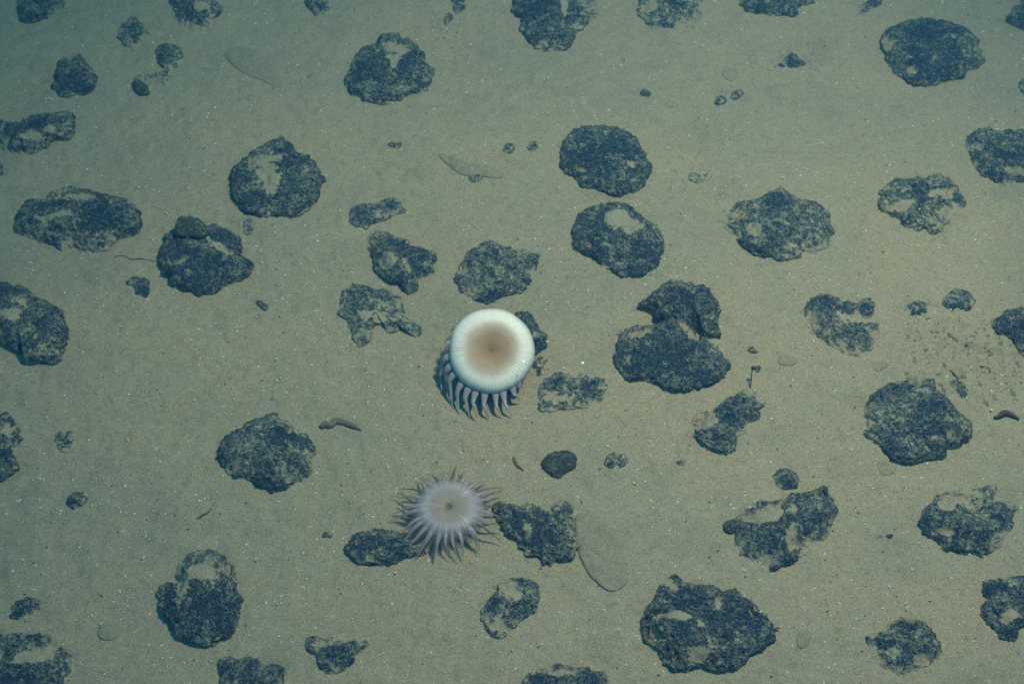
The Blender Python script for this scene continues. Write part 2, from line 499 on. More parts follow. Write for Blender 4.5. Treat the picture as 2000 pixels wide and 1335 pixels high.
NOD = [
 # label, outline, dust, patches, bare, extra
 ('dusty nodule cut by the top edge in the upper left corner', '30,-20 35,0 33,20 45,36 70,40 88,34 105,22 122,14 127,0 120,-25 75,-35', .5, [], [(65,28,22,10)], {}),
 ('nodule at the top edge with a bare blue-black lower right corner', '333,-4 336,18 345,30 343,44 356,52 370,54 380,60 398,60 412,55 424,42 432,20 432,0 425,-20 380,-30 345,-20', .45, [(398,14,16,7)], [(400,42,18,14),(368,28,16,12)], {}),
 ('small round nodule with a dusty ring around a dark spot', '230,55 240,42 258,35 275,40 287,55 288,70 280,85 262,95 245,88 232,75', .62, [], [(270,64,10,9)], {}),
 ('small dusty lobed nodule below the round ringed one', '303,118 305,100 315,88 335,86 350,95 358,112 355,125 340,132 328,137 312,128', .55, [], [(312,112,9,8)], {}),
 ('compact blue-black nodule, darkest of the small ones in the upper left', '108,160 112,130 125,118 140,118 148,108 160,110 170,125 178,135 186,155 180,175 160,185 135,188 118,188 104,170', .28, [], [(145,160,34,24)], {'Hf': .28}),
 ('long knobbly nodule chain reaching in from the left edge', '-15,240 5,237 22,242 40,240 62,230 80,226 92,240 105,236 108,222 125,220 143,235 140,258 130,272 105,272 90,286 62,296 50,300 40,298 10,292 -15,280', .42, [(66,262,22,8),(18,276,9,9),(98,252,10,6)], [(34,258,16,16),(76,238,14,10)], {'lump': 1.6}),
 ('large dark nodule wrapped round a pale hollow of sediment', '452,350 460,330 480,312 510,293 530,285 550,277 568,285 580,300 605,315 620,335 631,352 622,378 610,400 585,420 545,421 515,422 490,412 470,400 455,378', .22, [(528,338,20,30,15),(510,322,16,12)], [(560,310,20,20),(500,390,40,14)], {}),
 ('longest nodule, a wide dark oval at the left', '36,440 40,415 55,398 90,392 100,380 130,373 160,380 195,385 225,398 250,402 268,415 271,438 255,458 225,475 200,490 165,487 125,490 95,478 60,470 38,455', .42, [(150,390,34,8,8),(120,424,30,7,-12),(140,480,12,5)], [(205,430,50,26),(120,400,30,9)], {}),
 ('peaked nodule with a dusty cap, alone above centre left', '672,150 678,130 695,112 715,98 735,88 750,75 770,70 790,75 808,92 822,110 835,130 840,150 837,172 815,182 790,190 760,203 735,200 705,188 680,175', .34, [(764,98,22,11),(770,124,11,14)], [(715,130,26,24),(790,128,24,14)], {'Hf': .36}),
 ('small dusty nodule cut by the top edge', '597,0 600,14 612,26 625,33 640,28 646,12 642,-8 615,-15', .6, [], [(606,10,8,8)], {}),
 ('narrow brownish dusty nodule tip at the top edge', '876,-14 880,2 884,18 893,27 905,22 912,4 912,-14', .5, [], [(898,-2,14,6)], {}),
 ('low elongated nodule almost buried below the pale imprint', '684,425 690,408 715,400 740,396 762,388 775,392 792,408 790,416 765,422 745,430 725,438 718,446 700,442 688,436', .52, [], [(770,404,14,7),(712,434,14,7)], {'Hf': .2}),
 ('large rubbly dark nodule cut by the top edge near the middle', '1003,10 1005,30 1020,35 1016,52 1025,70 1050,88 1075,92 1100,95 1115,85 1125,60 1145,45 1162,28 1160,5 1140,-25 1080,-40 1020,-25', .32, [(1100,10,9,14)], [(1050,18,34,22),(1118,22,20,18)], {'lump': 1.3}),
 ('dusty nodule cut by the top edge right of the rubbly one', '1248,10 1250,28 1265,42 1290,52 1320,54 1350,52 1368,35 1370,10 1360,-20 1300,-35 1255,-15', .5, [(1272,12,14,9)], [(1312,2,18,10),(1290,46,20,7)], {}),
 ('flat-bottomed nodule cut by the top edge at the right', '1445,2 1460,20 1480,28 1510,32 1555,34 1558,14 1585,10 1590,-5 1560,-30 1500,-38 1450,-20', .33, [], [(1500,14,30,12)], {}),
 ('smooth egg-shaped blue-black nodule, barest of sediment', '1095,300 1100,280 1115,263 1140,252 1165,250 1190,252 1210,258 1232,273 1250,295 1262,315 1270,335 1265,355 1250,370 1225,376 1200,382 1175,376 1160,370 1135,362 1120,348 1100,335', .16, [(1134,329,13,5,10),(1232,324,9,8)], [(1160,315,40,28),(1215,290,26,18)], {'lump': .8}),
 ('small thin dark nodule sliver at the top edge', '1675,28 1678,15 1695,5 1705,-5 1722,-2 1718,12 1700,18 1685,30', .4, [], [(1705,4,10,7)], {'Hf': .24}),
 ('wide flat-topped dark nodule in the upper right corner area', '1717,85 1725,68 1745,54 1780,46 1815,44 1850,47 1880,58 1900,75 1908,95 1915,115 1905,130 1885,138 1880,152 1850,155 1815,165 1785,163 1760,150 1740,132 1728,110', .2, [(1745,80,17,12),(1782,131,9,7)], [(1820,62,60,12),(1830,105,50,30)], {'lump': .9}),
 ('nodule cut off by the right edge in the top corner', '1968,38 1975,20 1990,5 2000,-5 2035,-5 2035,60 2005,58 1985,50', .45, [], [(2000,40,20,10)], {}),
 ('tiny half-buried nodule in a churned patch at the upper right', '1520,130 1530,120 1545,105 1560,115 1574,126 1565,132 1540,134', .35, [], [(1555,124,12,6)], {'Hf': .2}),
 ('dark nodule cut off by the right edge above the ring-shaped one', '1888,290 1895,272 1915,258 1945,253 1975,256 2020,258 2040,300 2020,350 1985,357 1965,366 1945,360 1935,350 1915,340 1900,320 1890,300', .4, [(1985,330,18,7,10)], [(1975,305,30,9,10),(1945,340,18,14)], {}),
 ('ring-shaped nodule largely drowned in pale sediment', '1718,395 1725,375 1750,352 1790,340 1820,336 1850,345 1868,365 1882,385 1884,405 1870,430 1848,442 1830,452 1800,457 1775,448 1765,425 1745,418 1722,410', .56, [(1850,414,15,16),(1760,402,20,9),(1842,376,20,10)], [(1796,392,10,24),(1792,438,24,14),(1868,388,8,8)], {'lump': 1.4}),
 ('peaked mottled nodule with blue-black blotches under a dusty crust', '1418,440 1430,415 1450,405 1480,398 1500,378 1520,370 1540,380 1560,393 1590,400 1610,425 1620,450 1615,478 1595,492 1560,505 1530,511 1500,505 1470,495 1445,480 1425,460', .5, [(1482,452,12,14),(1450,420,18,8)], [(1512,402,22,22),(1502,456,12,12),(1480,484,44,14),(1548,428,10,8)], {'Hf': .36}),
 ('dark nodule with an olive lump sitting on its upper left', '318,490 325,470 345,460 365,448 400,452 415,445 440,450 465,465 471,485 466,500 478,512 490,522 480,545 450,560 430,574 400,577 370,570 340,558 325,540 320,515', .16, [(438,492,26,5,22),(350,512,20,3,-10),(408,474,5,10,-20)], [(430,465,30,14),(400,530,50,30),(345,490,22,22)], {}),
 ('small dark nodule left of the one carrying the olive lump', '249,558 258,546 275,544 292,552 294,570 283,584 268,578 262,566', .35, [], [(280,572,12,10)], {}),
 ('big rubbly nodule cut off by the left edge', '-40,580 0,560 25,562 50,570 80,585 105,600 120,610 125,630 130,660 128,685 110,705 70,712 50,705 45,690 15,680 -5,675 -40,660', .42, [(44,592,30,7,16),(20,622,16,10)], [(8,575,14,14),(80,640,16,14),(30,665,40,14)], {}),
 ('faint almost buried round nodule at the lower left', '103,858 112,842 130,838 147,850 146,868 132,880 115,875', .7, [], [], {'Hf': .2}),
 ('nodule half cut by the left edge above the lower left corner', '-30,820 10,812 30,825 42,850 37,868 24,880 30,896 34,908 20,922 0,935 -30,930', .5, [(14,838,14,12)], [(10,885,16,10)], {}),
 ('nodule with a smooth navy flank and a pale vein across it', '718,470 730,455 750,455 765,463 795,470 820,482 845,500 850,515 842,535 820,548 815,568 795,571 780,555 755,548 738,530 730,510 722,490', .34, [(760,508,14,14),(796,520,4,22,-32)], [(812,505,22,22),(772,476,20,10)], {}),
 ('dusty three-legged nodule left of the white anemone', '668,590 672,565 690,555 715,560 740,568 770,572 780,585 790,610 800,628 820,640 819,656 800,653 785,640 768,652 757,648 748,632 730,638 724,664 708,677 695,670 688,645 685,630 670,610', .6, [(738,618,30,8,10),(742,645,14,7)], [(695,580,22,14),(806,642,13,10)], {'Hf': .2, 'lump': .8, 'nobur': True}),
 ('round dusty nodule directly above the white anemone', '892,525 905,505 930,490 960,477 985,485 1010,485 1035,483 1050,500 1055,515 1045,535 1035,555 1020,570 985,580 960,592 930,585 905,570 895,550', .5, [(908,528,12,8)], [(960,498,26,12),(968,575,50,10)], {'Hf': .36}),
 ('dark nodule partly hidden behind the white anemone', '990,650 1000,625 1010,615 1025,615 1040,625 1055,645 1067,662 1064,680 1045,690 1025,692 1000,690', .25, [], [(1058,672,14,14)], {'Hf': .36}),
 ('small dusty nodule remnant at the foot of the white anemone', '1038,712 1048,700 1064,698 1073,710 1070,724 1055,732 1042,728', .7, [], [], {'Hf': .2}),
 ('big even-textured round nodule at the lower left of centre', '430,890 437,865 455,845 480,825 510,815 540,812 570,820 595,840 608,865 614,885 605,905 600,925 575,940 560,952 530,958 505,950 490,940 465,930 445,915', .42, [], [(560,850,34,16),(530,940,40,12)], {'lump': .8}),
 ('dark nodule with a big sediment drift over its upper right', '1120,465 1125,440 1140,418 1165,410 1185,402 1215,400 1240,412 1260,430 1280,450 1293,475 1290,500 1275,525 1245,542 1215,540 1190,528 1170,515 1150,500 1125,485', .24, [(1218,428,36,20,22),(1226,456,12,12),(1185,519,9,8)], [(1155,450,30,26),(1245,480,22,18),(1170,495,30,16)], {}),
 ('dark hooked nodule with pale worm tubes, leaning on a larger one', '1248,603 1265,595 1285,580 1310,568 1345,565 1375,572 1390,590 1398,605 1392,625 1400,650 1385,659 1370,655 1362,645 1340,640 1310,640 1285,630 1275,615', .2, [], [(1330,585,30,14),(1355,615,20,16)], {'Hf': .7, 'lump': 1.3}),
 ('broad heart-shaped dark nodule right of centre', '1207,695 1215,665 1235,645 1262,640 1285,634 1300,624 1325,624 1350,640 1375,666 1400,690 1420,715 1418,730 1395,748 1350,760 1310,760 1285,750 1265,744 1235,742 1215,725 1207,710', .2, [(1346,648,28,11,25),(1252,655,16,9)], [(1300,700,60,30),(1235,720,20,14),(1350,735,50,14)], {'Hf': .36}),
 ('pale dusty oval nodule below and right of the white anemone', '1052,775 1055,755 1070,738 1095,728 1120,732 1150,730 1175,740 1183,760 1170,780 1150,792 1110,796 1080,803 1055,798', .6, [(1096,776,20,9)], [(1150,760,16,16),(1090,744,14,7)], {'Hf': .2}),
 ('kidney-shaped nodule with a sediment-filled notch, under a thin stalk', '1352,838 1358,815 1372,806 1398,804 1415,785 1445,770 1475,768 1488,780 1492,800 1482,820 1465,832 1455,848 1440,855 1435,880 1415,885 1385,877 1360,862', .42, [(1386,824,18,13)], [(1425,815,22,22),(1468,815,18,10),(1362,848,8,10)], {}),
 ('dusty little nodule right of the brown one', '1182,900 1190,888 1205,885 1222,892 1224,905 1210,914 1195,915 1185,910', .68, [], [(1195,906,8,6)], {'Hf': .2}),
 ('four-lobed dusty nodule right of the heart-shaped one', '1561,620 1575,600 1590,580 1615,575 1635,585 1650,598 1675,600 1688,588 1700,595 1705,620 1715,645 1710,670 1695,685 1675,695 1655,690 1640,685 1615,680 1608,660 1585,655 1567,640', .5, [(1672,622,28,10,8),(1584,625,14,12)], [(1612,592,26,16),(1684,654,14,14)], {'lump': 1.2}),
 ('smallest of the two round dusty nodules side by side at right', '1767,605 1774,592 1790,588 1806,594 1810,606 1800,618 1785,620 1770,615', .6, [], [(1790,614,14,5)], {}),
 ('triangular dusty nodule, larger of the two side by side at right', '1843,592 1850,578 1866,566 1885,568 1898,580 1902,595 1890,606 1870,600 1858,608', .5, [], [(1862,600,20,6)], {}),
 ('hook-shaped dark nodule cut by the right edge at mid height', '1937,630 1950,615 1975,602 2020,600 2040,640 2020,695 1992,688 1975,660 1950,648', .38, [], [(1990,655,18,24),(1960,630,14,8)], {}),
 ('very large mottled nodule beside the churned patch at right', '1685,835 1690,805 1705,780 1730,760 1760,745 1790,745 1825,743 1830,765 1850,785 1870,808 1895,830 1893,850 1870,868 1850,875 1840,890 1810,897 1775,903 1745,895 1725,880 1700,865 1686,850', .38, [(1812,765,16,9),(1854,842,8,8)], [(1755,762,40,10,-15),(1820,800,30,16),(1830,838,26,14),(1750,885,34,12)], {}),
 ('small dusty double nodule above the very large mottled one', '1853,752 1860,744 1875,744 1886,756 1889,768 1880,778 1868,770 1857,764', .6, [], [(1876,772,8,5),(1864,750,8,5)], {'Hf': .24}),
 ('small oval nodule alone near the lower left', '130,978 138,963 152,957 166,964 168,978 155,986 142,992 132,986', .45, [], [(145,976,12,8)], {}),
 ('tall round nodule with a pale saddle of sediment on its top', '308,1170 315,1145 335,1125 345,1095 375,1082 410,1082 440,1095 455,1115 460,1145 468,1170 465,1210 455,1235 425,1250 395,1258 365,1250 345,1238 330,1215 315,1195', .32, [(392,1122,40,18),(364,1142,16,22),(446,1112,6,8)], [(425,1138,24,10),(400,1200,60,34),(330,1170,12,30)], {'Hf': .36}),
 ('small blurred nodule near the left edge of the bottom', '20,1192 28,1174 55,1166 88,1169 86,1184 62,1193 42,1205 22,1204', .42, [], [(35,1196,14,8)], {'Hf': .24}),
 ('large half-buried nodule in the bottom left corner', '-20,1258 30,1242 85,1238 105,1255 125,1275 148,1300 150,1330 140,1360 60,1375 -30,1360', .52, [(60,1282,40,12),(92,1276,14,14),(0,1280,20,12)], [(20,1325,40,10),(62,1246,26,6),(122,1305,12,22)], {'Hf': .24}),
 ('square-cornered dark nodule at the bottom edge', '428,1310 433,1286 470,1284 510,1290 545,1302 555,1320 545,1345 500,1365 440,1355', .38, [], [(484,1302,24,14)], {}),
 ('dark oval nodule beside the lilac anemone', '678,1070 688,1048 710,1037 745,1036 775,1042 795,1052 812,1064 828,1072 822,1084 795,1090 775,1098 750,1107 720,1102 690,1092', .22, [(726,1086,12,6)], [(705,1065,30,20),(765,1065,26,16)], {}),
 ('top-shaped nodule with a small side knob near the bottom', '597,1255 612,1244 645,1250 685,1254 705,1246 716,1243 721,1252 715,1262 700,1275 690,1290 675,1305 650,1315 630,1305 620,1280 600,1265', .46, [(622,1258,14,5)], [(655,1285,26,14),(714,1253,7,7)], {'Hf': .24}),
 ('slanting dusty nodule with a dark top corner below the oval mound', '943,1195 955,1175 970,1155 975,1138 1000,1130 1035,1130 1053,1142 1052,1170 1045,1190 1025,1205 1005,1225 985,1243 965,1240 950,1222', .52, [(998,1156,18,14,-30),(978,1222,18,12)], [(1015,1137,18,6),(1016,1188,22,14,-30),(965,1180,10,12)], {'Hf': .28, 'nobur': True}),
 ('rubbly dark nodule between the lilac anemone and the oval mound', '968,985 990,980 1015,990 1045,990 1065,1005 1085,1005 1088,985 1110,985 1118,1000 1120,1030 1128,1060 1125,1085 1100,1090 1065,1100 1055,1085 1025,1080 1015,1060 985,1045 972,1020', .34, [(1032,1032,6,10)], [(1010,1010,16,22),(1050,1035,26,26),(1100,993,14,8)], {'lump': 1.3}),
 ('largest nodule, near the bottom, with several sediment windows', '1250,1215 1262,1190 1290,1170 1300,1135 1320,1125 1330,1145 1365,1145 1395,1150 1410,1155 1430,1148 1460,1165 1485,1185 1510,1215 1515,1235 1500,1260 1465,1280 1440,1300 1405,1311 1370,1305 1340,1308 1305,1300 1290,1275 1265,1255 1252,1235', .22, [(1364,1268,38,18),(1282,1232,16,20),(1318,1200,32,6,6),(1402,1172,8,18,20),(1312,1140,14,12),(1470,1185,12,7,40),(1368,1216,10,10)], [(1345,1168,38,16),(1450,1215,50,34),(1330,1235,20,12),(1420,1170,20,9)], {'Hf': .32}),
 ('nodule cut by the bottom edge near the middle', '1025,1332 1040,1312 1080,1302 1130,1308 1170,1315 1185,1335 1180,1370 1100,1385 1030,1365', .4, [(1100,1312,20,5)], [(1060,1330,24,12),(1155,1328,20,10)], {}),
 ('small round dark nodule just above the one with a black knob', '1511,930 1518,916 1535,912 1552,920 1562,935 1556,948 1540,953 1522,947', .36, [], [(1540,944,14,7)], {}),
 ('big nodule with an olive lump at its left and a black knob above', '1442,1040 1445,1010 1470,985 1510,975 1550,965 1590,962 1610,968 1625,995 1625,1030 1612,1048 1590,1060 1578,1085 1550,1095 1510,1108 1480,1098 1455,1085 1440,1062', .44, [(1552,1052,12,22),(1500,1000,40,12,-14)], [(1500,1062,36,20),(1498,984,18,6,-18),(1605,1020,14,24),(1565,1085,10,12)], {}),
 ('large pale dusty nodule at the lower right', '1800,1025 1810,1005 1830,975 1860,962 1890,960 1920,952 1945,948 1955,970 1980,975 1992,988 1978,1010 1975,1030 1960,1050 1945,1070 1920,1082 1885,1080 1850,1072 1835,1055 1810,1045', .54, [(1850,1035,20,7),(1870,980,30,12)], [(1955,1015,18,22),(1812,1025,12,16),(1900,1040,44,8)], {}),
 ('dark nodule with a pale bite, cut by the right edge at the bottom', '1918,1155 1930,1137 1965,1132 2000,1128 2040,1150 2035,1215 1995,1225 1985,1245 1968,1252 1945,1238 1920,1210 1915,1185 1926,1170', .34, [(1970,1205,16,12),(1928,1170,10,4)], [(1990,1170,24,18),(1950,1150,18,10),(1970,1235,16,12)], {}),
 ('round dusty nodule alone at the bottom right', '1698,1265 1698,1242 1725,1225 1750,1212 1775,1208 1805,1215 1825,1235 1838,1255 1838,1280 1820,1300 1790,1312 1765,1320 1735,1305 1712,1290', .5, [(1802,1282,14,10),(1744,1270,14,9)], [(1770,1222,26,10),(1820,1268,14,14),(1728,1256,20,9)], {'Hf': .36}),
]
for i, (lab, out, dust, pat, bare, ex) in enumerate(NOD):
    o = build_lump('nodule', P(out), MAT_NOD, dust=dust, patches=pat, bare=bare, seed=11+i*13, **ex)
    tag(o, lab, 'nodule', NG)

o = build_lump('nodule', P('1058,905 1070,890 1095,881 1115,885 1127,900 1120,915 1105,922 1090,931 1070,922'), MAT_BROWN, Hf=.6, dust=.04, seed=901, lump=.6)
tag(o, 'small clean brown-black nodule without sediment, right of the lilac anemone', 'nodule', NG)
# grey half-buried stone with its olive lump, upper left
o = build_lump('buried_stone', P('262,160 268,148 285,139 300,140 310,148 308,162 300,174 292,182 278,184 266,175'), MAT_OLIVE, Hf=.45, dust=.85, seed=333, lump=.6, bare=[(272,172,9,9)])
tag(o, 'grey-green stone buried in sediment with an olive flank, upper left', 'stone')
o = build_lump('sponge', P('260,163 270,158 283,166 292,182 280,186 268,182'), MAT_OLIVE, Hf=.8, ze_f=.2, dust=.05, seed=335, lump=.6)
tag(o, 'dark olive lump on the left flank of the grey-green stone', 'sponge', 'olive brown lumps beside nodules')
o = build_lump('sponge', P('345,440 352,428 370,425 390,432 404,445 404,458 392,465 372,462 352,462 345,452'), MAT_OLIVE, Hf=.9, ze_f=.5, dust=.05, seed=345, lump=.7, zbase=.014)
tag(o, 'olive brown lump sitting on the edge of a dark nodule at left', 'sponge', 'olive brown lumps beside nodules')
o = build_lump('sponge', P('1413,1026 1420,1016 1436,1013 1452,1016 1454,1026 1440,1030 1432,1038 1420,1036'), MAT_OLIVE, Hf=.8, ze_f=.3, dust=.05, seed=355, lump=.7)
tag(o, 'small olive lump stuck out from the left of a big nodule at lower right', 'sponge', 'olive brown lumps beside nodules')
o = build_lump('sponge', P('1600,965 1600,953 1607,947 1616,951 1618,963 1612,966 1608,958 1604,966'), MAT_BROWN, Hf=.9, ze_f=.3, dust=.02, seed=365, lump=.5, zbase=.01)
tag(o, 'tiny black knob standing at the top corner of a big nodule, lower right', 'sponge')

# small fragments
FRG = [
 ('tiny green-grey pebble, rounder and larger of two above centre', '984,292 992,283 1002,285 1005,295 997,305 987,302', .4, MAT_NOD),
 ('tiny dusty pebble, right one of two above centre', '1031,292 1037,282 1047,281 1050,290 1043,298 1034,298', .5, MAT_NOD),
 ('dark crumb alone above the egg-shaped nodule', '1250,188 1254,180 1263,182 1270,187 1266,193 1255,192', .15, MAT_BROWN),
 ('dusty crumb, left one of a pair at the upper right', '1395,200 1402,190 1414,190 1418,198 1408,206 1398,206', .45, MAT_NOD),
 ('dusty crumb, right one of a pair at the upper right', '1427,192 1433,180 1446,176 1452,183 1444,192 1432,196', .45, MAT_NOD),
 ('dark speckled crumb below the peaked dusty-capped nodule', '758,282 766,278 778,282 785,281 780,289 766,289', .4, MAT_BROWN),
 ('faint pebble right of the nodule with the olive lump', '476,452 478,436 490,430 496,442 490,458 480,460', .7, MAT_NOD),
 ('dark angular crumb left of the three-legged nodule', '501,592 508,588 516,594 525,603 520,610 510,603', .25, MAT_BROWN),
 ('tiny pebble cut by the left edge below the nodule chain', '-12,318 2,314 6,326 2,340 -12,340', .4, MAT_NOD),
 ('tiny green-grey pebble at the right edge near the top', '1990,165 1996,156 2012,158 2012,182 1996,180', .4, MAT_NOD),
 ('dark chip beside the thin stalk, right one of two', '1474,722 1478,717 1484,719 1482,727 1476,728', .2, MAT_BROWN),
 ('dark chip beside the thin stalk, left one of two', '1462,684 1468,680 1475,686 1480,690 1472,691 1464,689', .4, MAT_BROWN),
 ('faint chip among the sediment right of the dusty little nodule', '1322,902 1330,898 1340,902 1338,909 1328,909', .6, MAT_NOD),
 ('dark crumb in the sediment above the round dusty bottom right nodule', '1732,1046 1737,1042 1743,1045 1740,1051 1734,1051', .2, MAT_BROWN),
 ('brownish crumb left of the lilac anemone', '630,1042 637,1038 648,1039 646,1046 634,1047', .5, MAT_BROWN),
 ('faint half-buried pebble beside the grey-green stone', '308,152 315,142 328,140 333,152 328,164 316,164', .72, MAT_NOD),
 ('dusty crumb below the narrow nodule tip at the top edge', '868,42 872,32 881,30 884,38 878,46 870,48', .6, MAT_BROWN),
 ('brown flake trail crumb below the white pebbly imprint', '918,348 928,343 940,346 942,354 930,358 920,356', .7, MAT_BROWN),
 ('brown sediment-coated crumb above the peaked mottled nodule', '1345,350 1352,338 1368,346 1384,338 1390,346 1374,356 1356,356', .8, MAT_BROWN),
]
for i, (lab, out, dust, m) in enumerate(FRG):
    o = build_lump('pebble', P(out), m, Hf=.35, dust=min(.8, dust+.14) if m == MAT_NOD else dust, seed=1200+i*7, lump=1.2, minseg=26)
    tag(o, lab, 'pebble', 'tiny nodule pebbles and crumbs')

# low sediment mounds / imprints
MND = [
 ('long oval tongue of sediment with a thin dark rim, right of a rubbly nodule', '1124,1010 1140,1000 1165,1008 1190,1030 1210,1060 1222,1095 1226,1125 1215,1145 1195,1152 1175,1142 1150,1115 1132,1080 1125,1045', .07, .035),
 ('faint slipper-shaped sediment imprint above centre', '857,308 870,304 895,315 930,325 960,330 985,342 970,350 935,346 905,342 880,328', .10, .03),
 ('faint sediment crescent near the bottom left', '190,1228 200,1215 220,1212 235,1222 232,1238 215,1248 196,1245', .18, .08),
 ('faint round sediment bump below the very large mottled nodule', '1713,906 1722,900 1742,902 1750,912 1742,924 1722,925', .15, .07),
 ('faint small oval sediment bump right of the largest nodule', '1556,1250 1562,1232 1575,1228 1583,1240 1578,1258 1562,1265', .15, .07),
 ('small sediment ring bump at the upper right', '1410,142 1422,134 1438,140 1440,152 1428,158 1415,154', .2, .08),
 ('faint wide sediment swelling with a thin edge, upper left', '440,108 470,92 500,100 530,130 552,165 540,172 510,158 470,140', .05, .02),
 ('faint sediment bump right of the heart-shaped nodule', '1518,706 1530,698 1550,700 1558,708 1545,716 1526,715', .15, .07),
 ('faint brownish sediment bump below the four-lobed nodule', '1706,714 1716,706 1732,706 1734,716 1720,724 1708,722', .2, .08),
]
for i, (lab, out, hf, ze) in enumerate(MND):
    o = build_lump('sediment_mound', P(out), MAT_MND, Hf=hf*1.5, ze_f=ze*.7, dust=1.0, seed=1500+i*7, lump=.12, fine=.3, p_exp=3.2 if i == 0 else 2.0, conform=True)
    tag(o, lab, 'sediment mound', 'faint mounds and imprints in the sediment')

# ---------------------------------------------------------------- tubes
def tube(points, radii, sides=8, n=24, flat=1.0, normal=None):
    pts = np.asarray(points, float)
    C = spline(pts, n, closed=False) if len(pts) > 2 else np.linspace(pts[0], pts[1], n)
    rad = np.interp(np.linspace(0, 1, n), np.linspace(0, 1, len(radii)), radii)
    V = []; Fc = []
    T = np.gradient(C, axis=0)
    T /= np.maximum(np.linalg.norm(T, axis=1), 1e-9)[:, None]
    ref = np.array([0, 0, 1.0])
    for k in range(n):
        s = np.cross(T[k], ref)
        if np.linalg.norm(s) < 1e-3: s = np.cross(T[k], np.array([0.3, 1, 0]))
        s /= np.linalg.norm(s)
        if normal is not None:
            s = np.cross(T[k], normal); s /= max(np.linalg.norm(s), 1e-6)
        u = np.cross(s, T[k])
        for j in range(sides):
            a = 2*math.pi*j/sides
            V.append(C[k]+rad[k]*(math.cos(a)*s+flat*math.sin(a)*u))
    for k in range(n-1):
        for j in range(sides):
            j2 = (j+1) % sides
            Fc.append((k*sides+j, k*sides+j2, (k+1)*sides+j2, (k+1)*sides+j))
    Fc.append(tuple(range(sides))[::-1]); Fc.append(tuple((n-1)*sides+j for j in range(sides)))
    return np.array(V), Fc

def simple_mat(name, col, rough=0.6, col2=None, scale=200, spec=0.4, sss=0.0, alpha=1.0, emit=None):
    M = NT(name)
    b = M.n('ShaderNodeBsdfPrincipled')
    g_ = geo_vec(M)
    if col2 is None: col2 = tuple(c*0.75 for c in col)
    f = M.ramp(M.noise(scale, 4, 0.6, g_), [(0.35, 0.0), (0.65, 1.0)])
    M.l(M.mix(f, col, col2), b.inputs['Base Color'])
    b.inputs['Roughness'].default_value = rough
    b.inputs['Specular IOR Level'].default_value = spec
    if sss:
        b.inputs['Subsurface Weight'].default_value = sss
        b.inputs['Subsurface Radius'].default_value = (0.010, 0.010, 0.012)
        b.inputs['Subsurface Scale'].default_value = 1.0
    b.inputs['Alpha'].default_value = alpha
    if emit:
        b.inputs['Emission Color'].default_value = (*emit[0], 1)
        b.inputs['Emission Strength'].default_value = emit[1]
    M.l(b.outputs[0], M.out.inputs[0])
    return M.m

MAT_WORM = simple_mat('worm_skin', (0.10, 0.10, 0.075), 0.6, (0.16, 0.16, 0.12))
MAT_WORMD = simple_mat('dark_worm_skin', (0.045, 0.05, 0.045), 0.6)
MAT_TUBE = simple_mat('worm_tube', (0.19, 0.20, 0.18), 0.8, (0.06, 0.08, 0.08), 500)
MAT_THREAD = simple_mat('thread', (0.08, 0.095, 0.08), 0.8)

def ground_tube(name, px, radii, mat, label, cat, z=0.002, group=None, n=26):
    pts = []
    for q in px:
        zz = q[2] if len(q) > 2 else z
        w = unproj(q[0], q[1], zz)
        w[2] += ground_at(w[0], w[1])
        pts.append(w)
    pts = np.array(pts)
    base = pts[0].copy(); base[2] = 0
    Vv, Ff = tube(pts-base, radii, 8, n)
    o = mesh_obj(name, Vv, Ff, mat, None, tuple(base))
    if label: tag(o, label, cat, group)
    return o

ground_tube('worm', [(626, 832), (634, 826), (646, 828), (655, 820), (668, 822), (682, 828), (694, 833), (706, 840)], [.003, .0045, .004, .0045, .004, .0035, .0025, .0008], MAT_WORM, 'curved olive worm lying on the sediment above the white specks at centre left', 'worm', .0015)
ground_tube('worm', [(1940, 816), (1950, 814), (1960, 808), (1972, 811), (1984, 817), (1990, 820)], [.001, .0025, .0035, .0032, .0022, .0008], MAT_WORMD, 'short dark arched worm near the right edge', 'worm', .003)
ground_tube('worm', [(1003, 890), (1006, 899), (1012, 908), (1022, 918)], [.0012, .002, .002, .0008], MAT_WORM, 'short thin dark worm above the rubbly nodule, left of the brown one', 'worm', .001)
ground_tube('worm', [(1855, 724), (1862, 730), (1868, 738), (1872, 742)], [.001, .0016, .0014, .0008], MAT_WORMD, 'tiny dark thread worm above the small double nodule', 'worm', .001)
ground_tube('worm', [(1912, 716), (1922, 714), (1932, 718), (1934, 726)], [.0008, .0013, .0013, .0008], MAT_WORM, 'tiny curled worm in the churned patch at right', 'worm', .001)
st = empty('stalk', tuple(unproj(1464, 766, 0)))
tag(st, 'thin upright dark stalk with a knotted tip above the kidney-shaped nodule', 'stalked animal')
b0 = unproj(1464, 766, 0)
q1 = unproj(1467, 742, .012); q2 = unproj(1469, 722, .022)
Vv, Ff = tube(np.array([b0, q1, q2])-b0, [.0009, .0008, .0007], 6, 12)
mesh_obj('stem', Vv, Ff, MAT_THREAD, st)
q3 = unproj(1474, 716, .024)
Vv, Ff = tube(np.array([q2, (q2+q3)/2+[0, 0, .001], q3])-b0, [.0012, .0032, .0012], 7, 10)
mesh_obj('tip', Vv, Ff, MAT_WORMD, st)
ground_tube('thread', [(224, 506), (240, 503), (258, 509), (276, 508), (298, 511), (318, 511)], [.0003, .0005, .0004, .0007, .0004, .0002], MAT_THREAD, 'thin dark thread lying left of the nodule with the olive lump', 'thread', .0008)
ground_tube('thread', [(384, 1010), (396, 1003), (405, 999), (413, 990)], [.0006, .0012, .0008, .0006], MAT_THREAD, 'tiny broken dark thread above the tall round nodule', 'thread', .0008)
